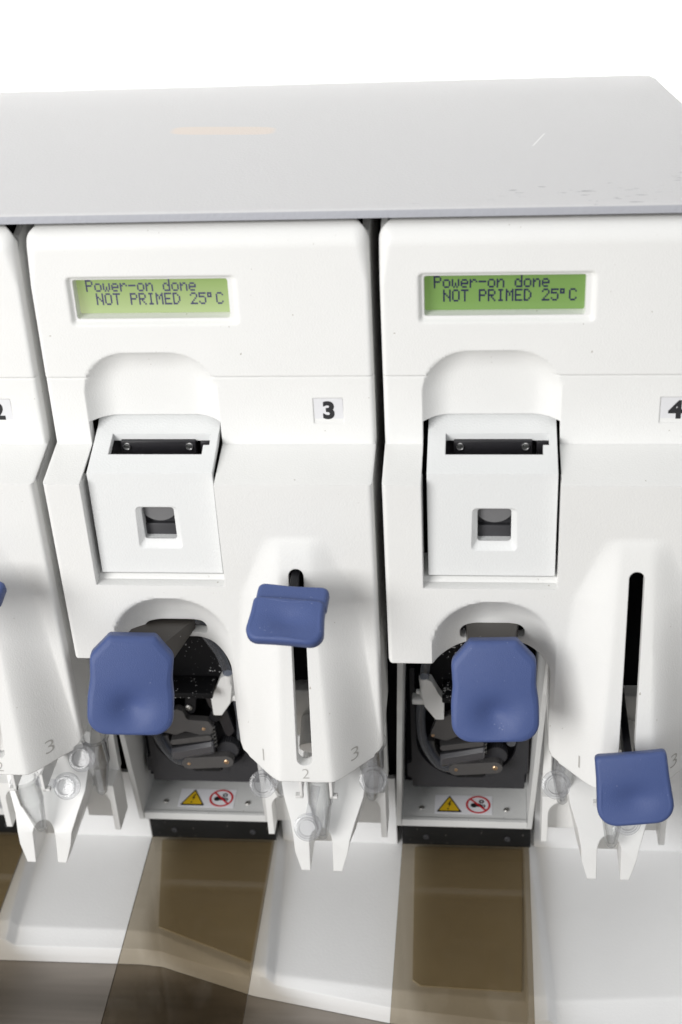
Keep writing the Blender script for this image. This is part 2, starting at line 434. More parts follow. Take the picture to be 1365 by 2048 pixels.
def build_cover():
    xs = uniq(lin(0, .45, .035) + lin(.45, 9.28, .09) + lin(9.28, WID, .035) + lin(1.05, 1.19, .035) + lin(5.82, 5.98, .035) + [7.92, 7.94, 8.81, 8.83])
    zs = uniq(lin(-12.72, -2.56, .09) + [-2.53, -2.5] + lin(-2.44, -2.21, .05) + [-2.21, -2.18] + lin(-2.1, -.1, .07) + lin(-.1, .1, .02) + lin(.1, .9, .05) + lin(.9, 4.0, .09)
              + lin(1.62, 1.78, .035) + lin(2.99, 3.14, .035) + lin(3.85, 4.49, .035) + [-1.53, -1.51, -.71, -.69])
    X, Z = np.meshgrid(xs, zs, indexing='ij')
    Y = face_y(X, Z)
    YB = np.minimum(face_y(np.clip(X, .3, WID - .3), np.minimum(Z, 3.9), edges=False) + .38, 5.0)
    YB = np.maximum(YB, Y + .05)
    bm = bm_()
    F = [[bm.verts.new((X[i, j], Y[i, j], Z[i, j])) for j in range(len(zs))] for i in range(len(xs))]
    B = [[bm.verts.new((X[i, j], YB[i, j], Z[i, j])) for j in range(len(zs))] for i in range(len(xs))]
    nx, nz = len(xs), len(zs)
    for i in range(nx - 1):
        for j in range(nz - 1):
            bm.faces.new((F[i][j], F[i + 1][j], F[i + 1][j + 1], F[i][j + 1]))
            bm.faces.new((B[i][j], B[i][j + 1], B[i + 1][j + 1], B[i + 1][j]))
    for i in range(nx - 1):
        bm.faces.new((F[i][0], B[i][0], B[i + 1][0], F[i + 1][0])); j = nz - 1
        bm.faces.new((F[i][j], F[i + 1][j], B[i + 1][j], B[i][j]))
    for j in range(nz - 1):
        bm.faces.new((F[0][j], F[0][j + 1], B[0][j + 1], B[0][j])); i = nx - 1
        bm.faces.new((F[i][j], B[i][j], B[i][j + 1], F[i][j + 1]))
    o = mesh('front_cover', bm, M['cover'])
    cuts = []
    c = bm_(); prism(c, rpoly([(1.13, -6.13), (5.12, -6.13), (5.12, -1.47), (1.13, -1.47)], .02, 2), -6, 8); cuts.append(c)
    # display opening
    c = bm_(); prism(c, rpoly([(1.23, 1.80), (5.70, 1.80), (5.70, 2.985), (1.23, 2.985)], .07, 3), -3, 4); cuts.append(c)
    # everything below the left body part and the pump arch
    arch = [(-1, -14), (-1, -9.0), (1.2, -9.0)] + [(1.42, -9.0)]
    arch = [(-1, -14), (-1, -8.99), (1.25, -8.99)]
    arch += [(1.40 + .75 * (1 - math.cos(t)), -9.0 + .16 * 0 + .2 * math.sin(t)) for t in np.linspace(.1, PI / 2, 8)]
    arch += [(4.2, -8.80)] + [(4.2 + .8 * math.sin(t), -9.45 + .65 * math.cos(t)) for t in np.linspace(.15, PI / 2, 8)]
    arch += [(5.0, -11.5), (5.03, -12.45), (5.12, -12.6), (5.3, -12.66), (5.45, -12.8), (5.5, -14)]
    c = bm_(); prism(c, arch, -6, 8); cuts.append(c)
    # round the outer lower left corner
    c = bm_(); prism(c, [(-.5, -9.4), (-.5, -8.8), (-.02, -8.8)] + [(.16 - .18 * math.cos(t), -8.81 - .19 * math.sin(t)) for t in np.linspace(0.05, PI / 2, 6)] + [(.16, -9.4)], -6, 8); cuts.append(c)
    # lower right corner of the nose
    c = bm_(); prism(c, [(WID + .5, -13.2), (WID + .5, -12.3), (WID + .02, -12.35), (9.6, -12.55), (9.45, -12.62), (9.3, -13.2)], -6, 8); cuts.append(c)
    for sx, x0 in ((1, 0), (-1, WID)):
        rr = .42
        c = bm_(); prism(c, [(x0 - sx * .5, 5.2), (x0 - sx * .5, 3.94)] + [(x0 + sx * (rr - rr * math.cos(t)), 3.94 + .55 * math.sin(t)) for t in np.linspace(0.02, PI / 2, 9)] + [(x0 + sx * rr, 5.2)], -6, 8); cuts.append(c)
    # slot in the arch for the pump lever
    c = bm_(); prism(c, rpoly([(2.2, -8.62), (4.2, -8.62), (4.2, -8.12), (2.2, -8.12)], .2, 5), -5, 8); cuts.append(c)
    # long slot in the nose
    c = bm_(); prism(c, rpoly([(7.08, -12.1), (7.57, -12.1), (7.59, -5.3), (7.14, -5.3)], .225, 6), -6, 8); cuts.append(c)
    boolean(o, cuts)
    bm = bm_()
    # side walls, ledge under the door and the shelf of the hood, as one moulding with the cover
    return o

def build_sides():
    """side cheeks and inner ledges that belong to the moulded cover"""
    bm = bm_()
    for xa, xb, nose in ((.03, .22, False), (WID - .22, WID - .03, True)):
        front = [(1.6, 4.3), (.9, 4.1), (.42, 3.5), (.30, 0.0), (.45, -2.3), (-1.45, -2.75), (-1.5, -8.9 if not nose else -12.5)]
        back = [(5.0, -8.9), (5.0, 4.3)] if not nose else [(1.0, -12.5), (1.6, -9.5), (5.0, -9.3), (5.0, 4.3)]
        prism(bm, front + back, xa, xb, 'x')
    # bottom closure behind the left body part, sloped sill under the door
    box(bm, .22, 1.5, -1.4, 3.5, -8.98, -8.8)
    prism(bm, [(-1.52, -6.132), (-1.4, -6.0), (-.3, -5.9), (-.3, -6.3), (-1.52, -6.3)], 1.0, 5.25, 'x')
    # inner cheeks of the door opening
    for xa, xb in ((1.0, 1.14), (5.11, 5.25)):
        prism(bm, [(-1.5, -2.65), (-1.0, -2.65), (-1.0, -6.1), (-1.5, -6.1)], xa, xb, 'x')
    # frame round the display
    prism(bm, [(1.0, 1.5), (5.9, 1.5), (5.9, 1.802), (1.0, 1.802)], .42, .60); box(bm, 1.02, 1.228, .42, .60, 1.803, 3.1); box(bm, 5.702, 5.88, .42, .60, 1.803, 3.1)
    # top plate
    box(bm, .6, WID - .6, .9, 5.0, 4.25, 4.44)
    # wall between the arch and the nose
    prism(bm, [(-1.4, -9.3), (1.2, -9.3), (1.2, -12.2), (-1.4, -12.3)], 5.02, 5.16, 'x')
    return mesh('side_cheeks', bm, M['cover'])

def build_display():
    bm = bm_(); box(bm, 1.0, 5.85, .60, .74, 1.6, 3.1)
    return mesh('display', bm, M['lcd'])

FONT = {
 'P': ["11110","10001","10001","11110","10000","10000","10000"], 'o': ["00000","00000","01110","10001","10001","10001","01110"],
 'w': ["00000","00000","10001","10001","10101","10101","01010"], 'e': ["00000","00000","01110","10001","11111","10000","01110"],
 'r': ["00000","00000","10110","11001","10000","10000","10000"], '-': ["00000","00000","00000","11111","00000","00000","00000"],
 'n': ["00000","00000","10110","11001","10001","10001","10001"], 'd': ["00001","00001","01101","10011","10001","10001","01111"],
 'N': ["10001","10001","11001","10101","10011","10001","10001"], 'O': ["01110","10001","10001","10001","10001","10001","01110"],
 'T': ["11111","00100","00100","00100","00100","00100","00100"], 'R': ["11110","10001","10001","11110","10100","10010","10001"],
 'I': ["01110","00100","00100","00100","00100","00100","01110"], 'M': ["10001","11011","10101","10101","10001","10001","10001"],
 'E': ["11111","10000","10000","11110","10000","10000","11111"], 'D': ["11100","10010","10001","10001","10001","10010","11100"],
 '2': ["01110","10001","00001","00010","00100","01000","11111"], '5': ["11111","10000","11110","00001","00001","10001","01110"],
 '*': ["11100","10100","11100","00000","00000","00000","00000"], 'C': ["01110","10001","10000","10000","10000","10001","01110"]}
def build_lcdtext():
    bm = bm_(); pw, ph = .0425, .0525
    for row, (txt, ztop) in enumerate((("Power-on done", 2.84), (" NOT PRIMED 25*C", 2.425))):
        for ci, ch in enumerate(txt):
            if ch == ' ': continue
            for r, line in enumerate(FONT[ch]):
                for c_, b in enumerate(line):
                    if b == '1':
                        x = 1.49 + ci * .2505 + c_ * pw; z = ztop - r * ph
                        if row == 1 : x += .008
                        vs = [bm.verts.new(p) for p in ((x, .592, z), (x + pw * 1.08, .592, z), (x + pw * 1.08, .592, z - ph * 1.06), (x, .592, z - ph * 1.06))]
                        bm.faces.new(vs[::-1])
    return mesh('display_text', bm, M['lcdink'], recalc=False)

def build_label(d):
    y0 = .075
    bm = bm_()
    box(bm, 7.95, 8.80, .0, .03, -1.50, -.72)
    me = textmesh(d, .66, offset=.03)
    mb = bm_(); mb.from_mesh(me)
    w = [v.co.x for v in mb.verts]; h = [v.co.y for v in mb.verts]
    cx, cy = (min(w) + max(w)) / 2, (min(h) + max(h)) / 2
    sy = .60 / (max(h) - min(h)); sx = sy * (1.0 if d != '1' else 1)
    mp = {}
    for v in mb.verts: mp[v] = bm.verts.new((8.375 + (v.co.x - cx) * sx, -.006, -1.10 + (v.co.y - cy) * sy))
    for f in mb.faces:
        g = bm.faces.new([mp[v] for v in f.verts]); g.material_index = 1
    mb.free()
    o = mesh('number_label', bm, [M['label'], M['ink']])
    o.location.y = .0002
    return o

def build_digit(d, x0, z0, h, sl=0.0):
    me = textmesh(d, .7, offset=-.010)
    mb = bm_(); mb.from_mesh(me)
    bmesh.ops.triangulate(mb, faces=mb.faces)
    bmesh.ops.subdivide_edges(mb, edges=[e for e in mb.edges if e.calc_length() > .1], cuts=2)
    w = [v.co.x for v in mb.verts]; hh = [v.co.y for v in mb.verts]
    cx, cy = (min(w) + max(w)) / 2, (min(hh) + max(hh)) / 2; s = h / (max(hh) - min(hh))
    for v in mb.verts:
        x = x0 + (v.co.x - cx) * s; z = z0 + (v.co.y - cy) * s
        v.co = Vector((x, float(face_y(x, z)) - .012, z))
    return mesh('embossed_digit', mb, M['emboss'], recalc=False)

def build_door():
    prof = [(.95, -1.36), (.34, -1.78), (-1.5, -2.36), (-1.56, -5.86), (-1.36, -5.86), (-1.31, -2.52), (.52, -1.98), (1.1, -1.42)]
    bm = bm_(); prism(bm, prof, 1.28, 5.03, 'x')
    o = mesh('cartridge_door', bm, M['door'])
    cuts = []
    c = bm_(); prism(c, [(1.80, .02), (4.80, .02), (4.80, -.42), (4.62, -.42), (4.62, -.78), (1.80, -.78)], -4, 0, 'z'); cuts.append(c)
    c = bm_(); prism(c, rpoly([(2.74, -4.72), (3.72, -4.72), (3.72, -3.60), (2.74, -3.60)], .09, 4), -3, 0); cuts.append(c)
    # bevelled surround of the window
    c = bm_()
    a = rpoly([(2.56, -4.98), (3.90, -4.98), (3.90, -3.50), (2.56, -3.50)], .14, 4); b = rpoly([(2.74, -4.74), (3.73, -4.74), (3.73, -3.59), (2.74, -3.59)], .09, 4)
    a2 = rpoly([(2.50, -5.06), (3.96, -5.06), (3.96, -3.45), (2.50, -3.45)], .16, 4)
    loft(c, [[(x, -1.66, z) for x, z in a2], [(x, -1.54, z) for x, z in a], [(x, -1.40, z) for x, z in b]]); cuts.append(c)
    boolean(o, cuts)
    return o

def build_door_lining():
    bm = bm_()
    # white tunnel of the window
    prism(bm, rpoly([(2.68, -4.80), (3.80, -4.80), (3.80, -4.723), (2.68, -4.723)], 0), -1.36, -.95)
    prism(bm, [(2.66, -4.8), (2.735, -4.8), (2.735, -3.5), (2.66, -3.5)], -1.36, -1.05)
    o = mesh('window_tunnel', bm, M['door'])
    return o

def build_window_block():
    bm = bm_()
    box(bm, 2.3, 4.2, -.98, -.4, -5.2, -3.0, 0, .03)
    cyl(bm, (3.23, -1.22, -3.58), (3.23, -.9, -3.58), .60, n=40, mi=1)
    box(bm, 2.6, 3.9, -1.14, -.97, -4.9, -4.34, 0, .03)
    return mesh('sensor_block', bm, [M['sensor'], M['sensorlens']])

def build_latch():
    bm = bm_()
    box(bm, 2.03, 4.32, -.12, .3, -2.75, -2.07, 0, .03)
    box(bm, 1.5, 5.0, .32, .45, -2.9, -1.95, 0)
    box(bm, 4.45, 4.78, -.05, .3, -2.6, -2.12, 0, .03)
    o = mesh('latch_bar', bm, M['bar'])
    scr = []
    for x in (2.22, 4.13):
        b = bm_(); lathe(b, (x, -.12, -2.24), (0, -1, 0), [(0, .03), (.05, .03), (.055, .015), (.085, .015), (.095, .05), (.11, .05), (.125, .0)], 20)
        s = mesh('latch_screw', b, M['screwring']); scr.append(s)
    return o, scr

# blue thumb levers -------------------------------------------------
def pad(outline, thick, dimple, bend, Mx, seg=10):
    """star shaped outline (u,v); w = outward. front domed at its rim, dimple and bend are functions."""
    P_ = [Vector(p) for p in outline]; P_.append(P_[0]); cum = [0]
    for a, b in zip(P_, P_[1:]): cum.append(cum[-1] + (b - a).length)
    out = []; j = 0
    for i in range(150):
        t = cum[-1] * i / 150
        while cum[j + 1] < t: j += 1
        q = P_[j].lerp(P_[j + 1], (t - cum[j]) / max(1e-9, cum[j + 1] - cum[j])); out.append((q.x, q.y))
    n = len(out)
    bm = bm_(); cx = sum(p[0] for p in out) / n; cy = sum(p[1] for p in out) / n
    prof = [(1.0, 0.0)]
    R = .13
    front = []
    for k in range(7):
        t = k / 6 * PI / 2; front.append((-R * (1 - math.cos(t)), thick / 2 - R + R * math.sin(t)))  # inset, w
    allr = [(-.10, -thick / 2), (0.0, -thick / 2 + .1)] + front
    def place(u, v, w): return Mx @ Vector((u, v, w + bend(u, v)))
    def ringpts(inset, w, s=1.0, dim=False):
        pts = []
        for u, v in out:
            du, dv = u - cx, v - cy; L = math.hypot(du, dv)
            k = max(0, (L + inset) / L) * s
            uu, vv = cx + du * k, cy + dv * k
            pts.append(place(uu, vv, w - (dimple(uu, vv) if dim else 0)))
        return pts
    secs = [ringpts(i, w) for i, w in allr]
    base_in = front[-1][0]
    for s in np.linspace(1, 0.03, 34)[1:]:
        secs.append(ringpts(base_in, thick / 2, s, True))
    V = [[bm.verts.new(p) for p in s] for s in secs]
    for a, b in zip(V, V[1:]):
        for i in range(n): bm.faces.new((a[i], a[(i + 1) % n], b[(i + 1) % n], b[i]))
    bm.faces.new(V[0][::-1]); bm.faces.new(V[-1])
    return bm

def place_matrix(top, bottom, roll_deg=0, yaw=0):
    """frame with v running from bottom to top, w facing outward (-y)"""
    top, bottom = Vector(top), Vector(bottom); v = (top - bottom).normalized()
    u = Vector((1, 0, 0)); u = (u - v * u.dot(v)).normalized(); w = u.cross(v)
    c = (top + bottom) / 2
    m = Matrix((( u.x, v.x, w.x, c.x), (u.y, v.y, w.y, c.y), (u.z, v.z, w.z, c.z), (0, 0, 0, 1)))
    return m

def rot_about(p, axis, deg):
    return Matrix.Translation(p) @ Matrix.Rotation(math.radians(deg), 4, axis) @ Matrix.Translation(-Vector(p))

def gauss(u, v, u0, v0, su, sv): return math.exp(-(((u - u0) / su) ** 2 + ((v - v0) / sv) ** 2))

def build_big_lever(swing):
    H = 1.56
    o_ = rpoly([(-.70, H), (.70, H), (1.27, H - .62), (1.24, .2), (1.31, -.35), (1.31, -H), (-1.31, -H), (-1.31, -.35), (-1.24, .2), (-1.27, H - .62)],
               [.12, .12, .36, 2, 2, .68, .68, 2, 2, .36], 8)
    # resample densely for smoothness
    def dimple(u, v):
        f = .30 * gauss(u, v, 0, -.72, .56, .50)
        f -= .02
        return f
    def bend(u, v):
        w = -.07 * max(0, v + .2) ** 2
        if v < 0: w += .07 * (1 - math.cos(min(1, -v / 1.0) * PI)) / 2
        return w + .06 * (1 - (u / 1.3) ** 2)
    Mx = place_matrix((3.22, -2.80, -7.44), (3.31, -3.72, -10.26))
    Mp = Mx
    RR = rot_about(Vector((3.2, .6, 0)), 'Z', -swing)
    if swing: RR = Matrix.Translation((.0, -.22, -.12)) @ rot_about(Vector((2.2, -3.3, -8.8)), 'Y', -2) @ RR
    Mp = RR @ Mx
    if swing > 10:      # the swung lever still faces the operator
        c0 = Mx.translation.copy()
        Mp = Matrix.Translation(Vector((2.23, -3.48, -8.68)) - c0) @ rot_about(c0, 'Y', 9) @ rot_about(c0, 'Z', 8) @ Mx
    b = pad(o_, .52, dimple, bend, Mp)
    lev = mesh('pump_lever', b, M['blue'], angle=60)
    # grey arm from the slot to the back of the pad
    bm = bm_()
    pr = rpoly([(-.3, -8.18), (-2.4, -7.95), (-3.0, -8.3), (-3.1, -9.0), (-2.7, -9.15), (-1.5, -8.95), (-.3, -8.5)], [.05, .2, .2, .2, .2, .5, .05], 5)
    prism(bm, pr, 2.36, 4.06, 'x')
    for v in bm.verts:
        if v.co.y < -1.2: v.co.x = 2.95 + (v.co.x - 2.95) * .78
        v.co = RR @ v.co
    arm = mesh('lever_arm', bm, M['arm'])
    bb = None
    if not swing:
        bb = bm_(); c0 = Mx @ Vector((.86, -.62, .27)); wd = Mx.to_3x3() @ Vector((0, 0, 1))
        lathe(bb, c0, wd, [(0, .012), (.03, .012), (.035, .004), (.062, .004), (.07, .014), (.082, .014), (.088, -.01)], 18)
        bb = mesh('mould_mark', bb, plastic('scuffed_blue', (.16, .2, .42), .5))
    return lev, arm, bb

def build_small_lever(top, bottom, raised):
    L = (Vector(top) - Vector(bottom)).length; H = L / 2
    o_ = rpoly([(-1.05, H), (1.05, H), (1.07, H * .3), (1.17, -H), (-1.17, -H), (-1.07, H * .3)], [.13, .13, 1, .55, .55, 1], 8)
    def dimple(u, v): return .17 * gauss(u, v, 0, -.30 if not raised else 0, .62, .42)
    def bend(u, v):
        if raised: return .06 * (1 - u * u)
        t = max(0, (v - .2)); return -.10 * t * t + .05 * (1 - u * u)
    Mx = place_matrix(top, bottom)
    b = pad(o_, .42, dimple, bend, Mx)
    if raised:
        c = Vector(top)
        q = pad(rpoly([(-1.05, -.38), (1.05, -.38), (1.05, .38), (-1.05, .38)], [.1, .1, .16, .16], 5), .42, lambda u, v: 0, lambda u, v: 0,
                place_matrix((c.x + .08, c.y + .52, c.z + .08), (c.x + .02, c.y - .22, c.z - .16)))
        me_ = bpy.data.meshes.new('f'); q.to_mesh(me_); q.free(); b.from_mesh(me_)
    lev = mesh('valve_lever', b, M['blue'], angle=60)
    bm = bm_(); t = Vector(top) * .45 + Vector(bottom) * .55
    y1 = t.y + .3
    box(bm, 7.22, 7.46, y1, .4, t.z - .28, t.z + .32, 0, .05)
    arm = mesh('lever_stem', bm, M['black'])
    return lev, arm

# pump housing -----------------------------------------------------
def hy(z): return 1.32 - .2535 * (z + 14.96)
def build_housing():
    bm = bm_(); zt, zb = -8.8, -20.55
    def xl(z): return .10 - .45 * ((-10.76 - z) / 9.8)
    def xr(z): return 5.08 - .27 * ((-12.5 - z) / 7.6)
    T = .19
    for xo, sgn in ((xl, 1), (xr, -1)):
        secs = []
        for z in (zt, zb):
            f = hy(z); xx = xo(z)
            secs.append([(xx, f, z), (xx + sgn * T, f, z), (xx + sgn * T, 5.2, z), (xx, 5.2, z)])
        loft(bm, secs)
    z = zb
    box(bm, xl(z) + T, xr(z) - T, hy(z) + .001, hy(z) + .16, zb, -20.22)
    box(bm, xl(z) + T, xr(z) - T, hy(z) + .16, 5.2, zb, -20.26)
    o = mesh('pump_housing', bm, M['housing'])
    # black interior plate
    return o

def ngon(bm, pts, z, mi):
    f = bm.faces.new([bm.verts.new((x, y, z)) for x, y in pts]); f.material_index = mi
    if f.normal.z < 0: f.normal_flip()
    return f
def ring2(bm, c, r0, r1, z, mi, n=40, a0=0, a1=2 * PI):
    A = []; B = []
    for i in range(n + 1):
        t = a0 + (a1 - a0) * i / n
        A.append(bm.verts.new((c[0] + r0 * math.cos(t), c[1] + r0 * math.sin(t), z))); B.append(bm.verts.new((c[0] + r1 * math.cos(t), c[1] + r1 * math.sin(t), z)))
    for i in range(n): bm.faces.new((A[i], B[i], B[i + 1], A[i + 1])).material_index = mi

def build_warning():
    """white sticker with the yellow danger triangle and the red prohibition sign; lies on the tray floor"""
    bm = bm_(); z = -20.245; e = .004
    x0, x1, y0, y1 = 1.10, 3.30, 3.14, 4.14
    box(bm, x0, x1, y0, y1, z - .005, z, 0)
    # triangle
    c = (1.66, 3.60)
    def tri(s, zz, mi): ngon(bm, rpoly([(c[0] - .49 * s, c[1] - .38 * s), (c[0] + .49 * s, c[1] - .38 * s), (c[0], c[1] + .52 * s)], .03, 3), zz, mi)
    tri(1.0, z + e, 1); tri(.80, z + 2 * e, 2)
    ngon(bm, [(c[0] + .04, c[1] + .24), (c[0] - .07, c[1] + .02), (c[0] - .005, c[1] + .02), (c[0] - .03, c[1] - .14), (c[0] + .07, c[1] + .07), (c[0] + .01, c[1] + .07), (c[0] + .08, c[1] + .22)], z + 3 * e, 1)
    ngon(bm, [(c[0] - .045 + .04 * math.cos(t), c[1] - .21 + .035 * math.sin(t)) for t in np.linspace(0, 2 * PI, 12, endpoint=False)], z + 3 * e, 1)
    # prohibition sign
    q = (2.76, 3.64); R = .47
    # hand/gear pictogram underneath
    ngon(bm, [(q[0] - .16 + .13 * math.cos(t), q[1] - .03 + .12 * math.sin(t)) for t in np.linspace(0, 2 * PI, 14, endpoint=False)], z + e, 1)
    ngon(bm, rpoly([(q[0] - .20, q[1] + .02), (q[0] + .02, q[1] + .08), (q[0] + .14, q[1] + .02), (q[0] + .16, q[1] - .06), (q[0] + .05, q[1] - .12), (q[0] - .15, q[1] - .08)], .04, 3), z + 2 * e, 1)
    ring2(bm, (q[0] + .13, q[1] + .18), .04, .10, z + 2 * e, 1, 20)
    ring2(bm, (q[0] + .2, q[1] - .06), .03, .08, z + 2.6 * e, 3, 16)
    ring2(bm, q, R - .075, R, z + 3.4 * e, 4)
    d = Vector((-.7071, .7071)); nn = Vector((.7071, .7071)) * .038
    a = Vector(q) + d * (R - .04); b = Vector(q) - d * (R - .04)
    ngon(bm, [tuple(a + nn), tuple(a - nn), tuple(b - nn), tuple(b + nn)], z + 3.2 * e, 4)
    return mesh('warning_sticker', bm, [M['sticker'], M['ink'], M['yellow'], M['darkgrey'], M['red']], recalc=False)

def screw(name, x, y, z, r=.11, ax=(0, 0, 1), mat=None):
    b = bm_(); lathe(b, (x, y, z), ax, [(r, -.02), (r, .02), (r * .8, .045), (r * .45, .045), (r * .4, .01), (0, .01)], 18)
    return mesh(name, b, mat or M['steel'])

def capsule(bm, a, b, r, y0, y1, mi=0):
    a = Vector(a); b = Vector(b); d = b - a; t0 = math.atan2(d.y, d.x)
    pts = [(b.x + r * math.cos(t0 + t), b.y + r * math.sin(t0 + t)) for t in np.linspace(-PI / 2, PI / 2, 9)]
    pts += [(a.x + r * math.cos(t0 + t), a.y + r * math.sin(t0 + t)) for t in np.linspace(PI / 2, 3 * PI / 2, 9)]
    prism(bm, pts, y0, y1, 'y', mi)

def build_mechanism():
    """list of (name, mesh object) parts seen inside the housing"""
    L = []
    cx, cz, R = 2.33, -16.75, 1.86
    # mounting plate with a round bore open at the top
    bm = bm_(); prism(bm, rpoly([(.28, -19.12), (4.5, -19.12), (4.5, -18.4), (4.62, -18.3), (4.62, -13.4), (.28, -13.4), (.28, -17.9), (.1, -18.0), (.1, -18.6), (.28, -18.7)], .08, 3), 3.4, 3.9)
    plate = mesh('pump_plate', bm, M['darkgrey'])
    c = bm_(); cyl(c, (cx, 2, cz), (cx, 3.75, cz), R, n=64)
    c2 = bm_(); box(c2, cx - R + .001, cx + R - .001, 2, 3.74, cz + .01, -12)
    boolean(plate, [c, c2]); L.append(plate)
    bm = bm_(); cyl(bm, (cx, 3.735, cz), (cx, 3.60, cz), R - .01, n=56); box(bm, cx - R + .01, cx + R - .01, 3.60, 3.735, cz, -12); L.append(mesh('bore_recess', bm, M['liner']))
    bm = bm_(); box(bm, -.1, 4.95, 4.9, 5.1, -20.2, -9)
    box(bm, .12, .3, 3.6, 4.0, -19.0, -13, 0)
    L.append(mesh('back_plate', bm, M['liner']))
    # bright inner collar seen through the bore
    bm = bm_(); ring = []
    n = 48
    for i in range(n + 1):
        t = PI * .98 + (PI * .34) * i / n
        ring.append((t, ))
    secs = [[(cx + r * math.cos(t[0]), y, cz + r * math.sin(t[0])) for r, y in ((1.18, 3.2), (1.42, 3.2), (1.42, 3.6), (1.18, 3.6))] for t in ring]
    loft(bm, secs); L.append(mesh('race_collar', bm, M['link']))
    bm = bm_(); cyl(bm, (cx, 3.72, cz), (cx, 3.3, cz), 1.0, n=40); cyl(bm, (cx, 3.32, cz), (cx, 3.0, cz), .45, n=30)
    L.append(mesh('rotor_hub', bm, M['black']))
    # upper link
    bm = bm_(); prism(bm, rpoly([(1.0, -15.95), (1.25, -15.2), (1.75, -14.9), (2.0, -15.0), (2.1, -15.4), (2.9, -15.45), (3.05, -15.75), (2.95, -16.1), (2.6, -16.15), (2.0, -15.95), (1.6, -16.15)], .14, 4), 2.65, 2.95)
    L.append(mesh('rotor_link', bm, M['link']))
    # lower link
    bm = bm_(); capsule(bm, (1.95, -17.55), (3.38, -17.42), .27, 2.65, 2.95)
    L.append(mesh('rotor_link', bm, M['link']))
    # roller block between the links
    bm = bm_(); bm2 = [(0, -.30), (.16, -.36), (.34, -.2), (.36, .06), (.22, .16), (0, .12)]
    a = Vector((1.38, 0, -16.92)); b = Vector((3.0, 0, -16.52)); d = (b - a)
    secs = []
    for t in (0, .04, .96, 1):
        p = a + d * t; s = .86 if t in (0, 1) else 1
        secs.append([(p.x, 2.75 - q[0] * s * .9, p.z + q[1] * 1.25 * s) for q in bm2])
    loft(bm, secs); L.append(mesh('roller_block', bm, M['rblock']))
    bm = bm_(); capsule(bm, (1.5, -16.42), (2.85, -16.18), .12, 2.55, 2.9); L.append(mesh('roller_cap', bm, M['link']))
    # knurled roller at the right
    bm = bm_()
    pts = [(3.42 + (.42 if i % 2 else .385) * math.cos(2 * PI * i / 56), -17.1 + (.42 if i % 2 else .385) * math.sin(2 * PI * i / 56)) for i in range(56)]
    prism(bm, pts, 2.95, 3.3); L.append(mesh('knurled_roller', bm, M['darkgrey']))
    for (x, z, r) in ((2.68, -15.82, .075), (1.12, -15.9, .06), (1.95, -17.55, .065), (3.38, -17.42, .10)):
        bm = bm_(); lathe(bm, (x, 2.66, z), (0, -1, 0), [(r, -.02), (r, .02), (r * .7, .045), (0, .05)], 16); L.append(mesh('link_pin', bm, M['brass']))
    # upper black block with dust, its arm and bolts
    bm = bm_()
    prism(bm, rpoly([(1.25, -13.75), (3.5, -13.75), (3.6, -12.9), (4.0, -12.2), (3.6, -10.6), (1.2, -10.6), (.8, -12.2)], .08, 3), 2.9, 4.4)
    box(bm, 1.5, 3.35, 1.9, 3.0, -13.75, -13.5, 0, .04)
    L.append(mesh('clamp_block', bm, M['speck']))
    bm = bm_(); capsule(bm, (2.4, -13.9), (2.2, -15.1), .2, 2.9, 3.15); cyl(bm, (3.1, 3.2, -15.4), (3.1, 2.8, -15.4), .2, n=20)
    L.append(mesh('pressure_arm', bm, M['black']))
    bm = bm_(); lathe(bm, (2.17, 2.9, -15.0), (0, -1, 0), [(.13, 0), (.13, .06), (.07, .09), (.06, .03), (0, .03)], 16); L.append(mesh('arm_bolt', bm, M['steel']))
    bm = bm_(); prism(bm, rpoly([(1.95, -18.52), (2.95, -18.5), (3.0, -18.25), (1.9, -18.28)], .06, 3), 3.3, 3.59); L.append(mesh('bore_clip', bm, M['dusty']))
    # bridge across the groove, spring and a second crank seen behind the links
    bm = bm_(); box(bm, 3.02, 3.32, 3.39, 3.6, -18.6, -17.7, 0, .03); L.append(mesh('race_bridge', bm, M['darkgrey']))
    bm = bm_(); pts = [(2.95 + .11 * math.cos(t), 2.85 + .11 * math.sin(t), -16.9 + .028 * t) for t in np.linspace(0, 12 * PI, 90)]
    pipe(bm, pts, .022, 6, sub=1); L.append(mesh('return_spring', bm, M['steel']))
    bm = bm_(); prism(bm, rpoly([(2.7, -14.2), (3.2, -14.0), (3.5, -14.9), (3.75, -16.2), (3.45, -16.6), (3.2, -15.6), (2.9, -15.0)], .15, 4), 3.0, 3.2); L.append(mesh('crank_arm', bm, M['bar']))
    bm = bm_(); lathe(bm, (3.12, 2.95, -15.3), (0, -1, 0), [(.16, 0), (.16, .08), (.11, .12), (.08, .12), (.07, .04), (0, .04)], 18); L.append(mesh('arm_bolt', bm, M['darkgrey']))
    bm = bm_(); pipe(bm, [(1.3, 3.1, -14.2), (1.6, 3.0, -14.6), (1.9, 3.05, -14.2), (2.2, 3.0, -14.5)], .06); L.append(mesh('cable', bm, M['black']))
    # white hose fittings left and right and the hose between them
    for s in (-1, 1):
        X = lambda v: 2.36 + s * v
        bm = bm_()
        prism(bm, rpoly([(X(.82), -14.95), (X(1.12), -14.95), (X(1.5), -14.35), (X(1.62), -13.6), (X(1.5), -13.1), (X(1.25), -13.2), (X(1.0), -13.75), (X(.8), -14.1)], .05, 3), 2.42, 2.8)
        cyl(bm, (X(1.42), 2.7, -14.35), (X(1.52), 2.55, -13.1), .20, .17, n=20); cyl(bm, (X(1.42), 2.7, -14.0), (X(1.42), 2.7, -13.82), .27, n=20)
        cyl(bm, (X(1.8), 2.7, -13.9), (X(1.42), 2.7, -13.9), .1, n=14)
        box(bm, min(X(1.5), X(1.95)), max(X(1.5), X(1.95)), 2.5, 2.9, -14.35, -14.1, 0, .04)
        L.append(mesh('hose_fitting', bm, M['white']))
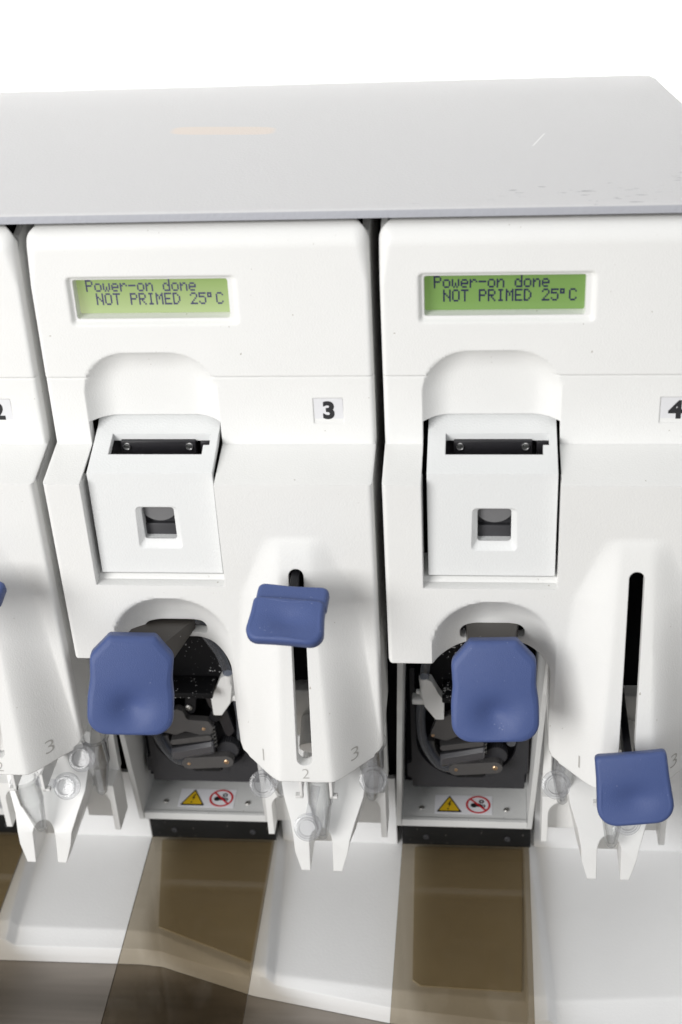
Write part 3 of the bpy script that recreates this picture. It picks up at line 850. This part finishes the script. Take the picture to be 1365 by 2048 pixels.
        bm = bm_(); pipe(bm, [(X(1.5), 2.6, -13.2), (X(1.35), 2.3, -12.0), (X(1.0), 1.8, -10.6), (X(.85), 1.7, -9.4)], .17)
        L.append(mesh('hose', bm, M['hose']))
        bm = bm_(); pipe(bm, [(X(1.62), 2.85, -14.3), (X(1.68), 3.0, -15.4), (X(1.60), 3.1, -16.6), (X(1.1), 3.15, -17.7), (X(.5), 3.2, -18.0)][:3 if s > 0 else 5], .17)
        L.append(mesh('hose', bm, M['hose']))
    return L

def build_rack():
    bm = bm_()
    # riser and ledge
    box(bm, 5.08, 9.5, 1.85, 2.2, -17.21, -13.6, 0)
    o = mesh('tube_rack', bm, M['white'])
    bm = bm_(); box(bm, 5.05, 9.45, 1.0, 2.9, -18.6, -17.22)
    for (xa, xb) in ((5.05, 6.7), (7.9, 9.45)): pass
    clip = bm_()
    wing = bm_(); prism(wing, [(5.05, -19.42), (5.05, -17.2), (9.45, -17.2), (9.45, -19.42)], 1.0, 2.2)
    w = mesh('tmp', wing, M['white'])
    cuts = []
    for c0 in (5.87, 8.64):
        c = bm_(); r = .6
        prism(c, [(c0 - r, -20), (c0 + r, -20)] + [(c0 + r * math.cos(t), -18.05 + r * 1.05 * math.sin(t)) for t in np.linspace(0, PI, 16)], 0, 1.72); cuts.append(c)
    c = bm_(); box(c, 6.45, 8.05, 0, 4, -20, -18.95); cuts.append(c)
    boolean(w, cuts)
    for sx in (-1, 1):
        X = lambda v: 7.32 + sx * v
        b2 = bm
        for x_a, x_b, z0, z1, y0, y1 in ((.46, .56, -15.28, -14.5, -1.38, -1.2), (.46, .72, -15.28, -15.17, -1.38, -1.2), (.50, .56, -15.28, -14.5, -1.199, 1.9)):
            box(clip, min(X(x_a), X(x_b)), max(X(x_a), X(x_b)), y0, y1, z0, z1)
    bm.free()
    clips = mesh('tmp', clip, M['white'])
    # centre block
    b = bm_()
    def sec(z, xa, xb, yf, ins=.0): return [(xa, 2.1, z), (xa + ins * .2, yf + .55, z), (xa + ins, yf, z), (xb - ins, yf, z), (xb - ins * .2, yf + .55, z), (xb, 2.1, z)]
    secs = [sec(-14.7, 5.6, 9.05, 1.1, .1), sec(-15.6, 5.65, 9.03, .55, .12), sec(-16.5, 5.78, 8.92, 0.0, .16), sec(-17.2, 5.98, 8.70, -.5, .22), sec(-17.7, 6.12, 8.50, -.92, .20), sec(-18.2, 6.30, 8.27, -1.02, .05), sec(-18.93, 6.52, 8.04, -1.2, .04)]
    loft(b, secs)
    k = mesh('tmp', b, M['white'])
    cuts = []
    c = bm_(); r = .41
    prism(c, [(7.28 - r, -20), (7.28 + r, -20)] + [(7.28 + r * math.cos(t), -17.78 + r * math.sin(t)) for t in np.linspace(0, PI, 16)], -3, .25); cuts.append(c)
    # trough for the tube, running down the slanted front
    c = bm_(); cyl(c, (7.30, .30, -14.0), (7.32, -1.25, -16.95), .70, .46, n=36); cuts.append(c)
    c = bm_(); prism(c, [(4, -19.5), (4, -18.6), (6.45, -19.5)], -3, 4); cuts.append(c)
    boolean(k, cuts)
    # join the three into one moulding
    j = bm_()
    for q in (o, w, k, clips): j.from_mesh(q.data)
    me = bpy.data.meshes.new('tube_rack'); j.to_mesh(me); j.free(); me.materials.append(M['white'])
    r_ = bpy.data.objects.new('tube_rack', me); C.objects.link(r_)
    for q in (o, w, k, clips): bpy.data.objects.remove(q)
    finish(me)
    return r_

def build_inner():
    """dark inside of the module behind slots and openings, with the pale block low behind the nose slot"""
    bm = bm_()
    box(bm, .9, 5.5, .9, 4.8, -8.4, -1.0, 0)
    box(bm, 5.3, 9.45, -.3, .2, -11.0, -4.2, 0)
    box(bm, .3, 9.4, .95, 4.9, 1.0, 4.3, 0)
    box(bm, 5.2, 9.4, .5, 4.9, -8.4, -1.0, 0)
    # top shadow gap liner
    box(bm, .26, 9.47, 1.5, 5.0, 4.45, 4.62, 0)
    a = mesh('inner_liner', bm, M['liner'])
    bm = bm_(); box(bm, 6.6, 8.3, -.6, .4, -13.2, -11.2, 0, .1); cyl(bm, (7.4, -1.5, -12.9), (7.4, -.6, -12.4), .5, n=24)
    b = mesh('nozzle_block', bm, M['white'])
    return a, b

# ------------------------------------------------------------------ prototype parts (module space), then copies
protos = {}
cover = build_cover(); sides = build_sides(); disp = build_display(); lcdt = build_lcdtext()
digits = [build_digit('1', 5.93, -12.12, .42), build_digit('2', 7.34, -12.40, .36), build_digit('3', 8.86, -12.10, .46)]
door = build_door(); tunnel = build_door_lining(); sensor = build_window_block(); latch, lscr = build_latch()
housing = build_housing(); warn = build_warning(); mech = build_mechanism(); rack = build_rack(); liner, nozzle = build_inner()
hscr = [screw('tray_screw', .60, 3.42, -20.26), screw('tray_screw', 3.84, 3.42, -20.26)]
bm = bm_(); box(bm, -.20, 4.80, 3.47, 5.0, -22.28, -21.3, 0, .03); rail = mesh('base_rail', bm, M['railm'])
rscr = [screw('rail_screw', .75, 3.47, -21.85, .12, (0, -1, 0), M['darkgrey']), screw('rail_screw', 3.9, 3.47, -21.85, .12, (0, -1, 0), M['darkgrey'])]

M2X = .36
used = set()
def put(o, parent):
    """use the prototype itself the first time, a copy sharing its mesh afterwards"""
    if o.name in used:
        c = o.copy(); C.objects.link(c)
        for k in list(c.keys()): del c[k]
    else:
        c = o; used.add(o.name)
    c.parent = parent
    return c

mods = {}
LAB = {2: 'white dispensing module numbered 2, cut off at the left edge of the photo',
       3: 'white dispensing module numbered 3 with pale green display and pump lever swung left',
       4: 'white dispensing module numbered 4 with its valve lever pushed down over the tube rack'}
for k in (2, 3, 4):
    ox = (k - 3) * PITCH
    t = thing('dispensing_module', LAB[k], 'lab module', (ox, 0, -22.2), 'dispensing modules in a row under the grey cabinet top')
    mods[k] = t
    up = []
    def P(o, parent=None):
        c = put(o, parent or t)
        if parent is None: c.location = Vector(c.location) + Vector((0, 0, 22.2 * S)) if c.location.z < .2 else c.location
        return c
    cv = P(cover); P(sides)
    d = P(disp); tx = put(lcdt, d)
    if k == 3:
        d.data = d.data.copy(); d.data.materials[0] = M['lcd_pale']; tx.data = tx.data.copy(); tx.data.materials[0] = M['lcdink_pale']
    lb = build_label(str(k)); lb.parent = t; lb.location.z = 22.2 * S
    lb['label'] = 'small square label with a bold black %d' % k
    for i, g in enumerate(digits): put(g, cv)
    dr = P(door); put(tunnel, dr); put(latch, dr)
    for s_ in lscr: put(s_, dr)
    P(sensor)
    lev, arm, mk = build_big_lever(17 if k == 3 else (0 if k == 4 else 8))
    lev.parent = t; lev.location.z = 22.2 * S; arm.parent = lev
    lev['label'] = 'large blue thumb lever swung to the left' if k == 3 else 'large blue thumb lever pointing straight out'
    if mk: mk.parent = lev
    if k == 4: sl, st = build_small_lever((7.28, -4.25, -10.35), (7.52, -5.10, -12.35), False)
    elif k == 2: sl, st = build_small_lever((7.36 + M2X, -3.58, -5.30), (7.26 + M2X, -4.85, -5.90), True)
    else: sl, st = build_small_lever((7.36, -3.58, -5.42), (7.26, -4.85, -6.02), True)
    sl.parent = t; sl.location.z = 22.2 * S; st.parent = sl
    sl['label'] = 'small blue lever pushed down to the bottom of its slot' if k == 4 else 'small blue lever raised to the top of its slot'
    hs = P(housing); put(warn, hs)
    for s_ in hscr: put(s_, hs)
    plate = None
    for m_ in mech: put(m_, hs)
    rl = P(rail)
    for s_ in rscr: put(s_, rl)
    P(rack); P(liner); P(nozzle)

# ------------------------------------------------------------------ sample tubes
def make_tube(label, ox, mouth, tip, cap, capn=(0, -.82, .57), open_=True):
    t = thing('sample_tube', label, 'sample tube', (ox + tip[0], tip[1], tip[2]), 'clear sample tubes in the racks')
    org = Vector(tip)
    mo = Vector(mouth) - org; ax = -mo.normalized(); Ln = mo.length
    bm = bm_()
    r = .44
    prof = [(r + .08, -.02), (r + .08, .06), (r + .02, .09), (r, .12), (r * .97, Ln * .42), (r * .88, Ln * .47), (.20, Ln * .95), (.14, Ln * .99), (0, Ln * 1.02),
            (0, Ln * .97), (.12, Ln * .94), (r * .80, Ln * .47), (r * .88, Ln * .4), (r - .06, .05), (r - .02, -.02)]
    lathe(bm, mo, ax, prof, 32, close=False)
    o = mesh('tube_body', bm, M['tube'], t, recalc=False, angle=50)
    bm = bm_(); cp = Vector(cap) - org; n_ = Vector(capn).normalized()
    lathe(bm, cp, n_, [(0, -.02), (.40, -.02), (.48, .0), (.48, .10), (.40, .13), (.37, .13), (.35, .36), (.29, .36), (.28, .10), (0, .08)], 32)
    lid = mesh('tube_lid', bm, M['lidclear'], t, angle=40)
    bm = bm_(); d = (mo - cp); a = cp + d.normalized() * .42 - n_ * 0; b = mo - d.normalized() * .42
    side = d.cross(n_).normalized() * .16
    mid = (a + b) / 2 + n_ * .10
    sec = [[p + side * s_ + n_ * h for s_, h in ((-1, .0), (1, .0), (1, .05), (-1, .05))] for p in (a, mid, b)]
    loft(bm, sec); mesh('lid_hinge', bm, M['lidclear'], lid)
    return t
make_tube('clear sample tube standing in the middle trough of the rack under module 3', 0, (7.32, -.55, -14.95), (7.40, -1.18, -17.35), (6.93, -1.28, -16.72))
make_tube('clear sample tube with open lid at the left of the rack under module 3', 0, (5.62, .1, -14.1), (5.72, .75, -17.2), (5.44, -.85, -15.15))
make_tube('clear sample tube at the right end of the rack under module 3, lid hanging open', 0, (9.12, .15, -14.0), (9.0, .75, -17.25), (9.22, -.7, -14.98))
make_tube('clear tilted sample tube in the front trough of the rack left of the photo', -10, (6.98, -.85, -15.2), (7.34, -1.15, -17.35), (8.38, -.6, -15.72))
make_tube('clear sample tube with open lid directly below the left-swung blue pump lever', -10, (9.60, -.35, -13.5), (9.22, .45, -17.0), (9.18, -.75, -14.25))
make_tube('clear sample tube with open lid at the left of the rack under module 4', 10, (5.68, .1, -14.1), (5.72, .75, -17.2), (5.38, -.8, -14.92))
make_tube('clear sample tube mostly hidden behind the lowered small blue lever', 10, (7.32, -.55, -14.95), (7.30, -1.18, -17.35), (7.75, -1.2, -16.1))

# ------------------------------------------------------------------ tinted covers over the bays
TL = {2: 'brown tinted acrylic strip at the left edge of the photo', 3: 'brown tinted acrylic strip below the pump of module 3',
      4: 'brown tinted acrylic strip below the pump of module 4'}
for k in (2, 3, 4):
    bm = bm_(); box(bm, -.20, 4.74, -7.5, 3.42, -22.30, -22.20)
    for f in bm.faces:
        if abs(f.normal.x) > .5 or abs(f.calc_center_median().x + .2) < .01 or abs(f.calc_center_median().x - 4.74) < .01: f.material_index = 1
    o = mesh('tinted_cover', bm, [M['tint'], M['tintedge']]); o.location = Vector(((k - 3) * PITCH, 0, 0)) * S
    tag(o, TL[k], 'acrylic cover', 'brown tinted acrylic strips between the white bays')

# ------------------------------------------------------------------ drip tray below
def tray():
    xs = np.array(sorted(set([round(v, 3) for v in lin(-12, 21, .25)] + [round(o + v, 3) for o in (-10, 0, 10) for v in (4.55, 4.65, 4.7, 4.8, 4.85, 4.9, 4.95, 5.05, 5.1, 5.15, 5.2, 5.3, 5.35, 5.4, 5.45, 5.55, .2, .3)])))
    ridge = lambda x: np.interp(x, [-12, -.5, .75, 4.5, 5.6, 9.7, 14.6, 21], [-.65, -.65, -.75, -2.32, -2.45, -2.92, -3.22, -2.65])
    rim = lambda x: np.interp(x, [-12, .2, 1.0, 4.6, 9.7, 15, 21], [-1.5, -1.42, -1.5, -2.65, -3.6, -4.1, -4.15])
    bm = bm_(); rows = []
    for x in xs:
        r, q = float(ridge(x)), float(rim(x))
        loc = (x + 10) % 10                              # position inside the bay
        ys = [5.1] + list(np.linspace(5.1, r + .12, 9))[1:] + [r + .03, r - .06, r - .2, q + .05, q - .02, q]
        zz = []
        for y in ys:
            g = 4.75 + .40 * (3.4 - y) / 6.0 * 1.0           # crease runs slightly outward to the front
            rise = .30 * max(0, min(1, (g + .32 - loc) / .30)) if 2.0 < loc else 0
            if loc <= 4.5: rise = .0
            zz.append(-23.0 + rise)
        n = len(ys)
        zz[n - 5] -= .02; zz[n - 4] -= .09; zz[n - 3] -= .2; zz[n - 2] = -23.55; zz[n - 1] = -23.72
        rows.append([bm.verts.new((x, ys[i], zz[i])) for i in range(n)] + [bm.verts.new((x, q, -24.0)), bm.verts.new((x, 5.1, -24.0))])
    m = len(rows[0])
    for a, b in zip(rows, rows[1:]):
        for i in range(m): bm.faces.new((a[i], b[i], b[(i + 1) % m], a[(i + 1) % m]))
    bm.faces.new(rows[0]); bm.faces.new(rows[-1][::-1])
    return mesh('drip_tray', bm, M['tray'])
t = thing('drip_tray', 'long white plastic tray with a rolled front lip under all modules', 'tray', (0, 0, -24))
o = tray(); o.name = 'tray_body'; o.parent = t; o.location.z = 24 * S
for k in (2, 3, 4):
    bm = bm_()
    out = {2: [(.45, 4.0), (4.75, 4.0), (4.75, -.3), (.75, -.3)],
           3: [(.0, 4.0), (4.55, 4.0), (4.55, -2.02), (.75, -.48)],
           4: [(.25, 4.0), (4.5, 4.0), (4.35, -2.85), (.75, -2.75), (.45, -2.5)]}[k]
    prism(bm, rpoly(out, .08, 3), -22.99, -22.93, 'z')
    w = mesh('brown_well', bm, M['well'], t); w.location = Vector(((k - 3) * PITCH, 0, 24)) * S
    bm = bm_(); box(bm, 4.95, 12.8 if k == 4 else 9.55, 4.2, 4.4, -23.02, -13 if k == 4 else -19.5, 0)
    w = mesh('splash_wall', bm, M['tray'], t); w.location = Vector(((k - 3) * PITCH, 0, 24)) * S

# ------------------------------------------------------------------ cabinet top and chassis
t = thing('cabinet_top', 'grey painted metal top of the instrument with scuffs near its front edge', 'instrument cover', (0, 6, 4.6))
bm = bm_()
top = [(-14, .72), (21.5, .30), (19.9, 7.0), (18.62, 12.55), (18.35, 12.85), (18.0, 12.95), (-14, 12.45)]
top = [(-14, .30), (21.5, .42), (19.22, 8.9), (18.62, 12.25), (18.45, 12.65), (18.1, 12.75), (-14, 12.6)]
A = [bm.verts.new((x, y, 4.92)) for x, y in top]
B = [bm.verts.new((x, y - (.0), 4.92)) for x, y in top]
lower = [bm.verts.new((x, y, 4.64)) for x, y in top]
for v in B: bm.verts.remove(v)
bm.faces.new(A); bm.faces.new(lower[::-1])
for i in range(len(A)):
    f = bm.faces.new((A[i], lower[i], lower[(i + 1) % len(A)], A[(i + 1) % len(A)])); f.material_index = 1
es = [e for e in bm.edges if all(abs(v.co.z - 4.92) < 1e-6 for v in e.verts)]
bmesh.ops.bevel(bm, geom=es, offset=.06, segments=3, affect='EDGES', profile=.5)
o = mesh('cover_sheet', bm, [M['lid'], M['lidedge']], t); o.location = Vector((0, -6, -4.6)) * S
bm = bm_(); box(bm, -14, 18.0, 5.25, 12.0, -22.6, 4.62)
o = mesh('instrument_chassis', bm, M['liner']); o.name = 'cabinet_body'; o.parent = t; o.location = Vector((0, -6, -4.6)) * S

# ------------------------------------------------------------------ table and wall
bm = bm_(); box(bm, -90, 110, -70, 29.9, -27, -24.02)
o = mesh('steel_table', bm, M['table']); tag(o, 'brushed steel table top below the white drip tray', 'table')
bm = bm_(); box(bm, -160, 180, 30, 33, -27, 180)
o = mesh('wall', bm, plastic('white_wall_paint', (.88, .88, .87), .8, bump=.2, bscale=60, var=.01)); o['kind'] = 'structure'

# ------------------------------------------------------------------ light
w = bpy.data.worlds.new('World'); bpy.context.scene.world = w; w.use_nodes = True
bg = w.node_tree.nodes['Background']; bg.inputs[0].default_value = (.97, .985, 1, 1); bg.inputs[1].default_value = .48
def area(name, loc, target, size, energy, col=(1, 1, 1)):
    l = bpy.data.lights.new(name, 'AREA'); l.shape = 'RECTANGLE'; l.size = size[0] * S; l.size_y = size[1] * S
    l.energy = energy; l.color = col
    o = bpy.data.objects.new(name, l); C.objects.link(o); o.location = Vector(loc) * S
    d = (Vector(target) - Vector(loc)); o.rotation_euler = d.to_track_quat('-Z', 'Y').to_euler()
    return o
area('ceiling_lamp', (-20, -30, 120), (5, 0, -5), (120, 60), 2.3, (1, .99, .96))
area('front_lamp', (-52, -85, 34), (5, 0, -8), (55, 55), 11.2, (1, .99, .972))
area('wall_fill_light', (5, 16, 42), (5, 30, 1), (170, 6), 3.7, (1, .995, .97)).data.spread = math.radians(50)  # added unseen light that whitens the wall, narrow beam misses the cabinet top

# ------------------------------------------------------------------ camera
cam = bpy.data.cameras.new('camera'); co = bpy.data.objects.new('camera', cam); C.objects.link(co)
cam.sensor_fit = 'VERTICAL'; cam.sensor_height = 36; cam.sensor_width = 24
cam.lens = 2824.738 / 2048 * 36
co.location = (12.913305 * S, -36.360633 * S, 18.477451 * S)
co.rotation_euler = (1.0071877672, .0497371371, .0876047226)
cam.clip_start = .01; cam.clip_end = 50
cam.dof.use_dof = True; cam.dof.focus_distance = .45; cam.dof.aperture_fstop = 15
sc = bpy.context.scene
sc.camera = co
sc.view_settings.view_transform = 'Standard'; sc.view_settings.look = 'None'; sc.view_settings.exposure = -.04; sc.view_settings.gamma = 1
sc.view_settings.use_curve_mapping = False
sc.render.engine = 'CYCLES'
sc.cycles.transparent_max_bounces = 24; sc.cycles.max_bounces = 8; sc.cycles.diffuse_bounces = 5
